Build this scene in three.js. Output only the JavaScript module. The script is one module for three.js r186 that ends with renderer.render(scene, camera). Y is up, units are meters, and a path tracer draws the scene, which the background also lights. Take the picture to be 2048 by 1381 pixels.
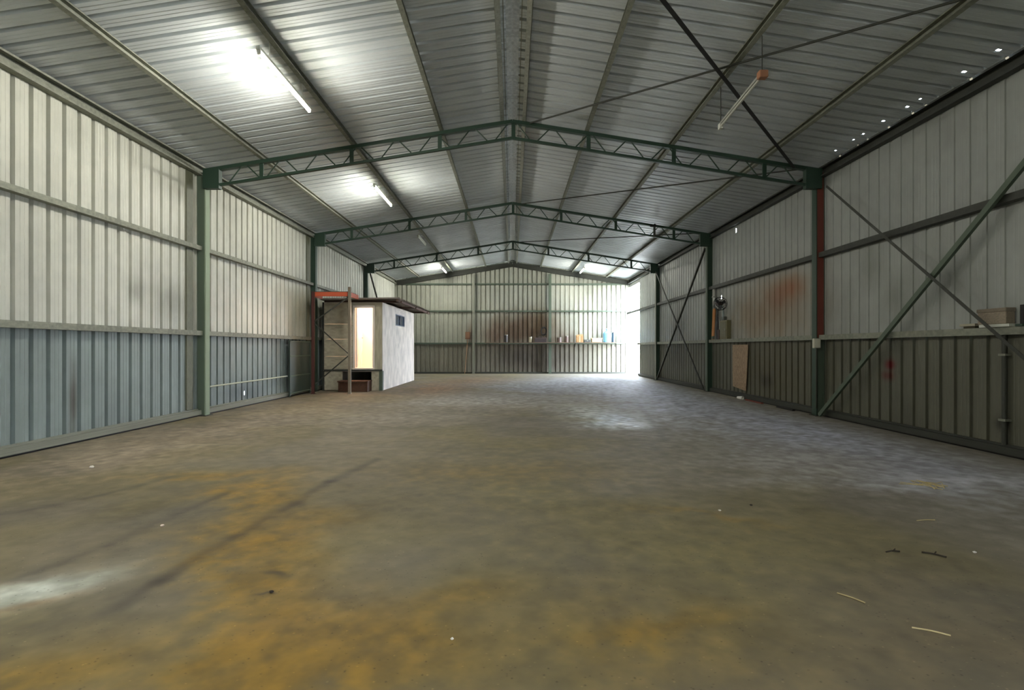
import * as THREE from 'three';
import { RoundedBoxGeometry } from 'three/addons/geometries/RoundedBoxGeometry.js';
import { mergeGeometries } from 'three/addons/utils/BufferGeometryUtils.js';
import { RectAreaLightUniformsLib } from 'three/addons/lights/RectAreaLightUniformsLib.js';

// ---------------------------------------------------------------- camera, sky, sun, exposure
const W = 2048, H = 1381, FOCAL = 1024;
const scene = new THREE.Scene();
const camera = new THREE.PerspectiveCamera(2 * Math.atan(H / 2 / FOCAL) * 180 / Math.PI, W / H, 0.05, 400);
camera.position.set(0, 1.4, 0);
camera.lookAt(0, 1.4, -10);
camera.setViewOffset(W, H, -1, -6.5, W, H);          // a slight rise of the lens

const renderer = new THREE.WebGLRenderer({ antialias: true });
renderer.toneMapping = THREE.LinearToneMapping;
renderer.toneMappingExposure = 2.85;
renderer.shadowMap.enabled = true;
RectAreaLightUniformsLib.init();

const sunDir = new THREE.Vector3(-0.42, 0.82, -0.3).normalize();
// bright, thinly clouded sky: white near the horizon, faintly blue overhead, dull ground colour below
const skyPixels = new Float32Array(64 * 64 * 4);
for (let y = 0; y < 64; y++) for (let x = 0; x < 64; x++) {
  const up = Math.max(0, Math.sin(((y + 0.5) / 64 - 0.5) * Math.PI)), veil = 1 + 0.06 * Math.sin(x * Math.PI / 16 + y * 0.7) * up;
  skyPixels.set([(0.92 - 0.18 * up) * veil, (0.99 - 0.07 * up) * veil, (1.10 + 0.05 * up) * veil, 1], (y * 64 + x) * 4);
}
const skyMap = new THREE.DataTexture(skyPixels, 64, 64, THREE.RGBAFormat, THREE.FloatType);
skyMap.mapping = THREE.EquirectangularReflectionMapping; skyMap.magFilter = skyMap.minFilter = THREE.LinearFilter; skyMap.wrapS = THREE.RepeatWrapping; skyMap.needsUpdate = true;
scene.background = skyMap;
scene.backgroundIntensity = 19;

const sun = new THREE.DirectionalLight(0xfff1dc, 16);
sun.position.copy(sunDir).multiplyScalar(60).add(new THREE.Vector3(0, 0, -12));
sun.target.position.set(0, 0, -12);
sun.castShadow = true;
sun.shadow.mapSize.set(2048, 2048);
Object.assign(sun.shadow.camera, { left: -40, right: 40, top: 40, bottom: -40, near: 1, far: 160 });
scene.add(sun, sun.target);
const TUBE_SIDE = 84, TUBE_GLOW = 48;                // lamp strengths

// ---------------------------------------------------------------- small tools
let seed = 20240611;
const rnd = () => { seed = (seed * 1664525 + 1013904223) >>> 0; return seed / 4294967296; };
const rr = (a, b) => a + (b - a) * rnd();
const P = (x, y, d) => new THREE.Vector3(x, y, -d);   // x right, y up, d metres ahead of the camera
const taken = new Map();
function numbered(name) {
  const n = taken.get(name) ?? 0; taken.set(name, n + 1);
  return n ? name + '_' + String(n).padStart(3, '0') : name;
}
const shadowy = (m) => { m.castShadow = true; m.receiveShadow = true; return m; };
function thing(name, label, category, x, y, d, group) {
  const g = new THREE.Group(); g.name = numbered(name); g.position.set(x, y, -d);
  g.userData = { label, category }; if (group) g.userData.group = group;
  scene.add(g); return g;
}
function structure(name, x = 0, y = 0, d = 0) {
  const g = new THREE.Group(); g.name = name; g.position.set(x, y, -d); g.userData = { kind: 'structure' };
  scene.add(g); return g;
}
// geometry is given in world coordinates; a part is moved into the frame of its parent chain
function part(name, geom, mat, parent, label) {
  const g = Array.isArray(geom) ? (geom.length > 1 ? mergeGeometries(geom.map(plain)) : geom[0]) : geom;
  let o = parent, x = 0, y = 0, z = 0;
  while (o && o !== scene) { x += o.position.x; y += o.position.y; z += o.position.z; o = o.parent; }
  g.translate(-x, -y, -z);
  const m = shadowy(new THREE.Mesh(g, mat)); m.name = name; if (label) m.userData.label = label;
  parent.add(m); return m;
}
function plain(g) {
  const h = g.index ? g.toNonIndexed() : g;
  for (const k of Object.keys(h.attributes)) if (!['position', 'normal', 'uv'].includes(k)) h.deleteAttribute(k);
  return h;
}
const box = (x0, x1, y0, y1, d0, d1) => { const g = new THREE.BoxGeometry(x1 - x0, y1 - y0, d1 - d0); g.translate((x0 + x1) / 2, (y0 + y1) / 2, -(d0 + d1) / 2); return g; };
const rbox = (x0, x1, y0, y1, d0, d1, r = 0.01) => {
  const g = new RoundedBoxGeometry(x1 - x0, y1 - y0, d1 - d0, 2, Math.min(r, (x1 - x0) * 0.45, (y1 - y0) * 0.45, (d1 - d0) * 0.45));
  g.translate((x0 + x1) / 2, (y0 + y1) / 2, -(d0 + d1) / 2); return g;
};
function place(g, a, b, up = new THREE.Vector3(0, 1, 0)) {    // local z runs from a to b, local y towards up
  const z = b.clone().sub(a).normalize(), x = up.clone().cross(z).normalize(), y = z.clone().cross(x);
  g.applyMatrix4(new THREE.Matrix4().makeBasis(x, y, z).setPosition(a)); return g;
}
const bar = (a, b, w, h, up) => { const l = a.distanceTo(b), g = new THREE.BoxGeometry(w, h, l); g.translate(0, 0, l / 2); return place(g, a, b, up); };
function rod(a, b, r, seg = 8) {
  const l = a.distanceTo(b), g = new THREE.CylinderGeometry(r, r, l, seg); g.rotateX(Math.PI / 2); g.translate(0, 0, l / 2);
  const up = Math.abs(b.y - a.y) > 0.95 * l ? new THREE.Vector3(1, 0, 0) : undefined; return place(g, a, b, up);
}
function profile(pts, a, b, up) {
  const s = new THREE.Shape(pts.map(([x, y]) => new THREE.Vector2(x, y)));
  const g = new THREE.ExtrudeGeometry(s, { depth: a.distanceTo(b), bevelEnabled: false }); return place(g, a, b, up);
}
// C section: web on the -x side or mirrored, height h (y), flange f (x), lips
function cee(h, f, t = 0.004, lip = 0.018, mirror = 1) {
  const p = [[0, 0], [f, 0], [f, lip], [f - t, lip], [f - t, t], [t, t], [t, h - t], [f - t, h - t], [f - t, h - lip], [f, h - lip], [f, h], [0, h]];
  return mirror > 0 ? p : p.map(([x, y]) => [-x, y]).reverse();
}
const angle = (l, t = 0.006) => [[0, 0], [l, 0], [l, t], [t, t], [t, l], [0, l]];

// noise
const hash = (x, y, s) => { let h = Math.imul(x, 374761393) + Math.imul(y, 668265263) + Math.imul(s, 974711); h = Math.imul(h ^ (h >>> 13), 1274126177); return ((h ^ (h >>> 16)) >>> 0) / 4294967296; };
const LATTICE = Float32Array.from({ length: 65536 }, (_, i) => hash(i & 255, i >> 8, 3));
function vnoise(x, y, s) {
  let ix = Math.floor(x), iy = Math.floor(y), fx = x - ix, fy = y - iy; fx = fx * fx * (3 - 2 * fx); fy = fy * fy * (3 - 2 * fy);
  ix += s * 37; iy += s * 91;
  const x0 = ix & 255, x1 = (ix + 1) & 255, y0 = (iy & 255) << 8, y1 = ((iy + 1) & 255) << 8, a = LATTICE[y0 + x0], b = LATTICE[y0 + x1], c = LATTICE[y1 + x0], d = LATTICE[y1 + x1];
  return a + (b - a) * fx + (c - a) * fy + (a - b - c + d) * fx * fy;
}
const fbm = (x, y, o, s) => { let v = 0, a = 0.5, n = 0; for (let i = 0; i < o; i++) { v += a * vnoise(x, y, s + i); n += a; a *= 0.5; x = x * 2.03 + 17.1; y = y * 2.03 + 9.7; } return v / n; };
const clamp01 = (v) => Math.min(1, Math.max(0, v));
const sstep = (a, b, v) => { v = clamp01((v - a) / (b - a)); return v * v * (3 - 2 * v); };
function dataTexture(w, h, fn, srgb = true) {
  const a = new Uint8Array(w * h * 4), c = [0, 0, 0];
  for (let y = 0; y < h; y++) for (let x = 0; x < w; x++) {
    fn((x + 0.5) / w, (y + 0.5) / h, c); const o = (y * w + x) * 4;
    a[o] = clamp01(c[0]) * 255; a[o + 1] = clamp01(c[1]) * 255; a[o + 2] = clamp01(c[2]) * 255; a[o + 3] = 255;
  }
  const t = new THREE.DataTexture(a, w, h); t.magFilter = THREE.LinearFilter; t.minFilter = THREE.LinearMipmapLinearFilter; t.generateMipmaps = true;
  if (srgb) t.colorSpace = THREE.SRGBColorSpace; t.wrapS = t.wrapT = THREE.MirroredRepeatWrapping; t.needsUpdate = true; return t;
}
const mat = (color, o = {}) => new THREE.MeshStandardMaterial({ color, roughness: 0.6, metalness: 0, side: THREE.DoubleSide, ...o });

// ---------------------------------------------------------------- measures of the shed
const XL = -6.52, XR = 6.45, D0 = -7.1, D1 = 28.3;    // wall sheets' inner faces
const FRAMES = [10.57, 16.5, 22.42];
const SLOPE = 0.16, RIDGE = 6.11;
const chordY = (x) => RIDGE - SLOPE * Math.abs(x);     // top of the trusses
const sheetY = (x) => chordY(x) + 0.13;                // underside of the roof sheets
const PITCH = 0.257;

// ---------------------------------------------------------------- shared materials
const M = {
  green: mat(0x243b2d, { roughness: 0.5 }),
  greenDusty: mat(0x4d5a4b, { roughness: 0.65 }),
  redOxide: mat(0x6e3428, { roughness: 0.7 }),
  orange: mat(0xb45030, { roughness: 0.5 }),
  darkRed: mat(0x4d2620, { roughness: 0.6 }),
  black: mat(0x151412, { roughness: 0.7 }),
  white: mat(0xe2e0da, { roughness: 0.55 }),
};
const speckle = dataTexture(512, 512, (u, v, c) => {
  const n = fbm(u * 24, v * 24, 5, 31), k = 0.82 + 0.3 * (n - 0.3); c[0] = k; c[1] = k; c[2] = k * 0.985;
});
speckle.wrapS = speckle.wrapT = THREE.MirroredRepeatWrapping;
M.galv = mat(0x9d9f95, { roughness: 0.5, metalness: 0.35, map: speckle });
M.galvDusty = mat(0x8b8d80, { roughness: 0.65, metalness: 0.15, map: speckle });
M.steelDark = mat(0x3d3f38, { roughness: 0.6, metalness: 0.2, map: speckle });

// ---------------------------------------------------------------- profiled metal sheeting
// Cross-section of one pitch: [offset along the run, distance outwards]
const RIB = [[0, 0], [0.05, 0], [0.056, 0.004], [0.066, 0.004], [0.072, 0], [0.112, 0], [0.118, 0.004], [0.128, 0.004], [0.134, 0], [0.186, 0], [0.192, 0.055], [0.249, 0.055], [0.257, 0]];
// emit(u, v, n) gives a point; lo(u), hi(u) are the lower and upper ends; holes are [pan number, v0, v1]
function sheet(u0, pans, lo, hi, emit, uvOf, holes = [], pitch = PITCH, deep = 1) {
  const pos = [], uv = [], k = pitch / PITCH;
  const quad = (a, b, c, d, ua, ub, uc, ud) => { for (const [p, q] of [[a, ua], [b, ub], [c, uc], [a, ua], [c, uc], [d, ud]]) { pos.push(p.x, p.y, p.z); uv.push(q[0], q[1]); } };
  for (let i = 0; i < pans; i++) for (let j = 0; j + 1 < RIB.length; j++) {
    const s0 = RIB[j][0], n0 = RIB[j][1] * deep, s1 = RIB[j + 1][0], n1 = RIB[j + 1][1] * deep, ua = u0 + i * pitch + s0 * k, ub = u0 + i * pitch + s1 * k;
    let spans = [[lo(ua), hi(ua), lo(ub), hi(ub)]];
    for (const [pan, h0, h1] of holes) if (pan === i && j >= 4 && j <= 5) spans = [[lo(ua), h0, lo(ub), h0], [h1, hi(ua), h1, hi(ub)]];
    for (const [a0, a1, b0, b1] of spans) {
      quad(emit(ua, a0, n0), emit(ub, b0, n1), emit(ub, b1, n1), emit(ua, a1, n0), uvOf(ua, a0), uvOf(ub, b0), uvOf(ub, b1), uvOf(ua, a1));
      quad(emit(ua, a0, n0 + 0.003), emit(ua, a1, n0 + 0.003), emit(ub, b1, n1 + 0.003), emit(ub, b0, n1 + 0.003), uvOf(ua, a0), uvOf(ua, a1), uvOf(ub, b1), uvOf(ub, b0));
    }
  }
  const g = new THREE.BufferGeometry();
  g.setAttribute('position', new THREE.Float32BufferAttribute(pos, 3)); g.setAttribute('uv', new THREE.Float32BufferAttribute(uv, 2));
  g.computeVertexNormals(); return g;
}

// colour maps of the walls, in metres: u along the run, v up
const smudge = (u, v, cu, cv, ru, rv, e = 1) => { const q = ((u - cu) / ru) ** 2 + ((v - cv) / rv) ** 2; return q > 4 ? 0 : Math.exp(-q * 1.4 * e); };
function wallMap(runs, height, stains, tint) {
  return dataTexture(2048, 512, (s, t, c) => {
    const u = runs[0] + s * (runs[1] - runs[0]), v = t * height;
    const streak = fbm(u * 5, v * 0.5, 4, 5), blot = fbm(u * 0.7, v * 0.9, 4, 9), fine = fbm(u * 9, v * 7, 3, 15);
    let k = 0.9 + 0.06 * (streak - 0.5) + 0.16 * (blot - 0.5) + 0.06 * (fine - 0.5);
    c[0] = k * tint[0]; c[1] = k * tint[1]; c[2] = k * tint[2];
    for (const [cu, cv, ru, rv, r, g, b, a] of stains) {
      const q = smudge(u, v, cu, cv, ru, rv); if (!q) continue;
      const w = clamp01(q * a * (0.55 + 0.9 * fbm(u * 3, v * 2.2, 4, 77)));
      c[0] += (r - c[0]) * w; c[1] += (g - c[1]) * w; c[2] += (b - c[2]) * w;
    }
  });
}
const SIDE = [0, 30], HT = 5.3;
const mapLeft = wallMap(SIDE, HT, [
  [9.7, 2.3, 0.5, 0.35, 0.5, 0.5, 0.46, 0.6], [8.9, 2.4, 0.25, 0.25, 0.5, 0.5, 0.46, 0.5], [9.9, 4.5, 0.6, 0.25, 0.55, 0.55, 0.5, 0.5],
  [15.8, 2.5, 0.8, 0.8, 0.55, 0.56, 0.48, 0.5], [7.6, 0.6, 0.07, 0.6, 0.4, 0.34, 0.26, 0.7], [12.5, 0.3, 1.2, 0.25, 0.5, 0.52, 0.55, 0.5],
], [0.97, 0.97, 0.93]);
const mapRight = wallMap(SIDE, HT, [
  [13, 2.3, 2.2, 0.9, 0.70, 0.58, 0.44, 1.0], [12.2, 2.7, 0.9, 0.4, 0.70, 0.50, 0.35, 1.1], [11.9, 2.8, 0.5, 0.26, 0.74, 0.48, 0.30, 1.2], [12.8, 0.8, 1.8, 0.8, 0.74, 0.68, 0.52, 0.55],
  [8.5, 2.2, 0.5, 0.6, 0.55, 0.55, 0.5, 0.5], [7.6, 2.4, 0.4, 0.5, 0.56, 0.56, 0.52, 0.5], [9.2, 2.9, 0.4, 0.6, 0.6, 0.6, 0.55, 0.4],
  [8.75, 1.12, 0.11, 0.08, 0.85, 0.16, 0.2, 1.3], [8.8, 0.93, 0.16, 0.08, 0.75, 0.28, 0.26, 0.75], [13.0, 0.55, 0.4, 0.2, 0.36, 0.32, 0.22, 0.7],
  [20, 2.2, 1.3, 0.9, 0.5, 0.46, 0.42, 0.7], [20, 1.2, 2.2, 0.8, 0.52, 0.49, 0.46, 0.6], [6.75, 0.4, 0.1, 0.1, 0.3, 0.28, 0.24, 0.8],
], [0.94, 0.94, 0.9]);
const mapBack = wallMap([-7, 7], 6.4, [
  [0.5, 2.4, 2.0, 0.95, 0.45, 0.36, 0.27, 1.15], [1.5, 2.6, 0.9, 0.9, 0.47, 0.38, 0.27, 1.1], [-0.9, 2.1, 0.8, 0.7, 0.5, 0.38, 0.3, 0.7], [1.0, 0.8, 2.4, 0.9, 0.44, 0.4, 0.36, 0.85],
  [-2.3, 2.2, 0.25, 0.6, 0.5, 0.4, 0.32, 0.7], [2.9, 1.9, 0.9, 0.4, 0.6, 0.5, 0.44, 0.5],
], [0.94, 0.95, 0.9]);
const paint = (map, color) => mat(color, { map, roughness: 0.5, metalness: 0.1 });
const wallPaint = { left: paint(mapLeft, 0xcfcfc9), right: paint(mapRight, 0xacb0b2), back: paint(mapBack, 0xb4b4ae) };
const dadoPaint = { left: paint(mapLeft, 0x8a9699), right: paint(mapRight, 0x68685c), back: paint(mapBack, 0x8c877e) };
const roofMap = dataTexture(1024, 1024, (u, v, c) => {
  const x = u * 18, y = v * 7, k = 0.88 + 0.16 * (fbm(x * 0.5, y * 0.8, 4, 41) - 0.4) + 0.06 * (fbm(x * 6, y * 1.5, 3, 45) - 0.5); c[0] = k; c[1] = k * 1.0; c[2] = k * 0.99;
});
const roofSteel = mat(0xd8dee2, { map: roofMap, roughness: 0.45, metalness: 0.15 });

// ---------------------------------------------------------------- ground and floor
{
  const g = structure('outside_ground');
  const gm = dataTexture(512, 512, (u, v, c) => { const k = 0.62 + 0.2 * (fbm(u * 30, v * 30, 5, 3) - 0.5); c[0] = k; c[1] = k * 0.98; c[2] = k * 0.93; });
  const p = new THREE.BoxGeometry(160, 0.2, 160); p.translate(0, -0.16, -12); part('apron', p, mat(0xffffff, { map: gm, roughness: 0.9 }), g);
}
// stains, pale patches and painted door sheen on the concrete: [x, d, radius x, radius d, turn, r, g, b, strength] in sRGB
const OCHRE = [0.52, 0.40, 0.13], OLIVE = [0.43, 0.39, 0.24], PALE = [0.72, 0.74, 0.70], BROWN = [0.52, 0.39, 0.26], DUST_SHEEN = [0.64, 0.65, 0.70], DARK = [0.27, 0.24, 0.17];  // the bluish dust tone carries the painted sheen of door light
const STAINS_AND_SHEEN = [
  [-2.6, 5.2, 0.55, 0.45, 0.3, ...OCHRE, 0.75], [-3.2, 5.7, 0.9, 0.22, 0.1, ...OCHRE, 0.6], [-2.25, 4.7, 0.35, 0.5, 0, ...OCHRE, 0.7],
  [-1.75, 3.75, 0.45, 0.5, 0.2, ...OCHRE, 0.8], [-1.4, 3.15, 0.35, 0.45, 0, ...OCHRE, 0.8], [-1.15, 2.65, 0.4, 0.4, 0.2, ...OCHRE, 0.8], [-0.75, 2.5, 0.5, 0.32, -0.3, ...OCHRE, 0.75],
  [-0.75, 2.2, 0.55, 0.3, 0, ...OCHRE, 0.8], [-1.95, 2.3, 0.4, 0.25, 0.3, ...OCHRE, 0.7], [-0.35, 2.85, 0.4, 0.2, 0.5, ...OCHRE, 0.55], [-2.1, 4.1, 0.8, 0.3, 0.5, ...OCHRE, 0.45],
  [0.1, 4.8, 1.3, 1.1, 0, ...OLIVE, 0.5], [1.2, 3.6, 1.5, 0.9, 0, ...OLIVE, 0.5], [0.6, 2.5, 1.0, 0.5, 0, ...OCHRE, 0.35], [-0.2, 5.8, 1.4, 0.5, 0, ...OCHRE, 0.3], [0.8, 2.65, 0.5, 0.1, 0.3, ...OCHRE, 0.5],
  [0.3, 7, 2, 1.5, 0, ...OLIVE, 0.35], [1.6, 4.3, 0.6, 0.12, -0.4, ...OCHRE, 0.4],
  [-2.8, 2.92, 0.5, 0.17, 0.8, ...PALE, 1.1], [-3.1, 2.62, 0.5, 0.24, 0.7, ...PALE, 1.1], [-2.75, 2.82, 0.4, 0.12, 0.7, ...PALE, 0.9], [-2.7, 2.72, 0.3, 0.06, 0.8, ...BROWN, 0.5],
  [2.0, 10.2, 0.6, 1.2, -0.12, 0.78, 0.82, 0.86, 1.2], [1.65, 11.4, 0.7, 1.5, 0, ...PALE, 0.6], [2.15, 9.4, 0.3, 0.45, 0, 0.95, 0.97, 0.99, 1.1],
  [3.6, 12, 1.5, 5, 0, ...DUST_SHEEN, 0.75], [4.9, 8.5, 1.1, 4, 0, ...DUST_SHEEN, 0.95], [4.6, 15, 1.6, 7, 0, ...DUST_SHEEN, 0.9], [3.6, 20, 2.2, 6, 0, ...DUST_SHEEN, 0.8], [5.0, 5.4, 1.5, 0.3, 0, 0.74, 0.74, 0.74, 0.8], [4.4, 6.2, 1.4, 1.3, 0, ...DUST_SHEEN, 0.7], [3.6, 6.2, 1.6, 0.8, 0.3, 0.55, 0.53, 0.5, 0.6],
  [-2.6, 18, 1.3, 3.5, 0, ...BROWN, 0.85], [-1.6, 22, 1.8, 3, 0, ...BROWN, 0.6], [-5.0, 10.5, 1.3, 4, 0, 0.62, 0.55, 0.47, 0.5], [-5.2, 7, 1.1, 2, 0, 0.6, 0.54, 0.46, 0.55],
  [-1, 13.5, 2.6, 2.2, 0, 0.62, 0.6, 0.58, 0.75], [1.0, 19, 2.5, 4, 0, ...DUST_SHEEN, 0.7], [-2.6, 10.2, 2.0, 1.4, 0, 0.56, 0.53, 0.49, 0.5],  // first entry: pale band of door light painted across the floor
  [-1.4, 3.28, 0.14, 0.07, 0, ...DARK, 0.75], [-1.38, 2.95, 0.05, 0.03, 0, ...DARK, 0.8], [2.3, 3.1, 0.5, 0.25, 0, 0.4, 0.36, 0.28, 0.5], [2.1, 2.4, 0.6, 0.4, 0, 0.4, 0.35, 0.26, 0.5],
  [-2.6, 2.4, 0.6, 0.4, 0, 0.42, 0.38, 0.24, 0.5], [1.75, 7.3, 0.8, 0.6, 0, 0.42, 0.39, 0.31, 0.45],
];
// tyre marks: polylines of [x, d], half width
const TRACKS = [
  [[[-2.15, 2.7], [-2.1, 3.1], [-2.05, 3.8], [-1.97, 4.6], [-1.9, 5.4], [-1.7, 6.5]], 0.075, 0.75], [[[-3.0, 3.1], [-2.9, 3.6], [-2.85, 4.3], [-2.75, 5.0]], 0.06, 0.6],
  [[[-4.6, 4.1], [-4.2, 4.4], [-3.9, 4.9], [-3.7, 5.6]], 0.06, 0.5], [[[-1.2, 6.0], [-0.9, 7.2]], 0.05, 0.3], [[[3.2, 13], [2.6, 9.5], [2.3, 7.6]], 0.08, 0.25], [[[4.2, 13.5], [4.0, 10], [3.9, 8]], 0.1, 0.3], [[[5.0, 13], [5.1, 9]], 0.09, 0.25],
  [[[2.6, 2.7], [2.9, 3.4]], 0.04, 0.3],
];
function floorTexture(x0, x1, d0, d1, w, h, fine) {
  const near = STAINS_AND_SHEEN.map(([x, d, rx, rd, turn, cr, cg, cb, a]) => ({ x, d, rx, rd, cs: Math.cos(turn), sn: Math.sin(turn), cr, cg, cb, a, reach: 2.2 * Math.max(rx, rd) }));
  const segs = [];
  for (const [pts, half, a] of TRACKS) for (let i = 0; i + 1 < pts.length; i++) segs.push({ ax: pts[i][0], ad: pts[i][1], dx: pts[i + 1][0] - pts[i][0], dd: pts[i + 1][1] - pts[i][1], half, a });
  let row = -1, rowStainsSheen = [], rowSegs = [];
  return dataTexture(w, h, (s, t, c) => {
    const x = x0 + s * (x1 - x0), d = d0 + t * (d1 - d0);
    const big = fbm(x * 0.45, d * 0.45, 2, 101), mid = fbm(x * 1.9, d * 1.9, 4, 111), small = fbm(x * 9, d * 9, fine, 121), wx = x + 0.5 * (mid - 0.5) + 0.1 * (small - 0.5), wd = d + 0.6 * (mid - 0.5) + 0.12 * (small - 0.5);
    const k = 1 + 0.26 * (big - 0.5) + 0.16 * (mid - 0.5) + 0.22 * (small - 0.5);
    c[0] = 0.435 * k; c[1] = 0.405 * k; c[2] = 0.335 * k;
    const warm = sstep(0.45, 0.7, fbm(x * 0.8 + 4, d * 0.8, 2, 131)) * 0.25; c[0] += warm * 0.03; c[1] += warm * 0.01; c[2] -= warm * 0.14;
    if (t !== row) {                                            // what this row of texels can touch
      row = t; rowStainsSheen = near.filter((q) => Math.abs(d - q.d) < q.reach + 0.5);
      rowSegs = segs.filter((q) => d > Math.min(q.ad, q.ad + q.dd) - 0.7 && d < Math.max(q.ad, q.ad + q.dd) + 0.7);
    }
    for (let i = 0; i < rowStainsSheen.length; i++) {
      const q = rowStainsSheen[i], ex = wx - q.x, ed = wd - q.d; if (ex > q.reach || ex < -q.reach) continue;
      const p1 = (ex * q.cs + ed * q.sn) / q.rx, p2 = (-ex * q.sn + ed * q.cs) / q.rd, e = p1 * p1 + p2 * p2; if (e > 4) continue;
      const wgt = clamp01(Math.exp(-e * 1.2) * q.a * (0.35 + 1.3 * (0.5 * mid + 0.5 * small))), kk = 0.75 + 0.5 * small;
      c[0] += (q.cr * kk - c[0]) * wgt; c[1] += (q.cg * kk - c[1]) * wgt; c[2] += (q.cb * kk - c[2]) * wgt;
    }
    const tx = x + 0.12 * (mid - 0.5) + 0.04 * (small - 0.5), td = d + 0.12 * (mid - 0.5);
    for (let i = 0; i < rowSegs.length; i++) {
      const g = rowSegs[i], f = clamp01(((tx - g.ax) * g.dx + (td - g.ad) * g.dd) / (g.dx * g.dx + g.dd * g.dd)), ux = tx - g.ax - f * g.dx, ud = td - g.ad - f * g.dd, q = Math.sqrt(ux * ux + ud * ud) / g.half; if (q > 2) continue;
      const wgt = Math.exp(-q * q * 1.2) * g.a * (0.3 + 1.0 * mid); c[0] *= 1 - 0.3 * wgt; c[1] *= 1 - 0.3 * wgt; c[2] *= 1 - 0.27 * wgt;
    }
    const grit = hash(Math.floor(x * 180), Math.floor(d * 180), 7); if (fine > 3 && grit > 0.996) { c[0] *= 0.72; c[1] *= 0.72; c[2] *= 0.7; } else if (fine > 3 && grit < 0.002) { c[0] *= 1.25; c[1] *= 1.25; c[2] *= 1.25; }
  });
}
{
  const g = structure('floor');
  const rough = dataTexture(1024, 1024, (u, v, c) => { const k = 0.78 + 0.3 * fbm(u * 14, v * 14, 4, 201) - 0.12 + 0.14 * (fbm(u * 90, v * 90, 2, 211) - 0.5); c[0] = c[1] = c[2] = k; }, false);
  const relief = dataTexture(1024, 1024, (u, v, c) => { c[0] = c[1] = c[2] = 0.6 * fbm(u * 40, v * 40, 5, 221) + 0.4 * fbm(u * 200, v * 200, 2, 231); }, false);
  const slab = (d0, d1, map) => {
    const b = new THREE.BoxGeometry(XR - XL + 0.3, 0.2, d1 - d0); b.translate((XR + XL) / 2, -0.1, -(d0 + d1) / 2);
    const q = b.attributes.position, uv = b.attributes.uv;
    for (let i = 0; i < q.count; i++) uv.setXY(i, (q.getX(i) - XL) / (XR - XL), (-q.getZ(i) - d0) / (d1 - d0));
    part('concrete_slab', b, mat(0xffffff, { map, roughnessMap: rough, roughness: 0.95, bumpMap: relief, bumpScale: 0.004 }), g);
  };
  slab(D0 - 0.1, 1, floorTexture(XL, XR, D0, 1, 256, 256, 2));
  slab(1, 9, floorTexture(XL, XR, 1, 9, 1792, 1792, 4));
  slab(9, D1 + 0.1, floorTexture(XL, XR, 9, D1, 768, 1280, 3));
}

// ---------------------------------------------------------------- walls
const DOOR = [26.05, 28.2, 4.75], ADDED_OPENING = [-6.4, -4.2, 4.2], SPLIT = 1.68, eaveOf = (x) => sheetY(x) + 0.02;  // the gate is an unseen opening, added for daylight on the left wall
function sideWall(name, x, sgn, up, low, holes, openings) {
  const g = structure(name, x, 0, 10);
  const emit = (u, v, n) => P(x + sgn * n, v, u), uvOf = (u, v) => [(u - SIDE[0]) / (SIDE[1] - SIDE[0]), v / HT];
  const n = 46, step = PITCH * 3, start = D1 - n * step, deep = sgn > 0 ? 0.28 : 1;
  for (let i = 0; i < n; i++) {
    const u0 = start + i * step, mid = u0 + step / 2, open = openings.find(([a, b]) => mid > a && mid < b);
    const cut = holes.filter(([hd]) => hd >= u0 && hd < u0 + step).map(([hd, v0, v1]) => [Math.floor((hd - u0) / PITCH), v0, v1]);
    if (open) { part('header_sheet', sheet(u0, 3, () => open[2], () => eaveOf(x), emit, uvOf), up, g); continue; }
    part('wall_sheet', sheet(u0, 3, () => SPLIT, () => eaveOf(x), emit, uvOf, cut.filter((c) => c[1] > SPLIT), PITCH, deep), up, g);
    part('lower_wall_sheet', sheet(u0, 3, () => 0, () => SPLIT, emit, uvOf, cut.filter((c) => c[1] < SPLIT), PITCH, 0.5 + deep / 2), low, g);
  }
  return { g, start };
}
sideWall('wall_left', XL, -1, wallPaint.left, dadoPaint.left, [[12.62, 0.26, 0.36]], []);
sideWall('wall_right', XR, 1, wallPaint.right, dadoPaint.right, [[14.93, 4.74, 4.86], [15.72, 2.92, 3.03]], [DOOR, ADDED_OPENING]);
function endWall(name, d, sgn, up, low) {
  const g = structure(name, 0, 0, d);
  const emit = (u, v, n) => P(u, v, d + sgn * n), uvOf = (u, v) => [(u + 7) / 14, v / 6.4];
  const step = PITCH * 3, n = 17, start = (XL + XR) / 2 - n * step / 2;
  for (let i = 0; i < n; i++) {
    const u0 = start + i * step;
    part('wall_sheet', sheet(u0, 3, () => SPLIT, (u) => sheetY(u), emit, uvOf), up, g);
    part('lower_wall_sheet', sheet(u0, 3, () => 0, () => SPLIT, emit, uvOf), low, g);
  }
}
endWall('wall_back', D1, 1, wallPaint.back, dadoPaint.back);
endWall('wall_front', D0, -1, wallPaint.back, dadoPaint.back);

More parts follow.
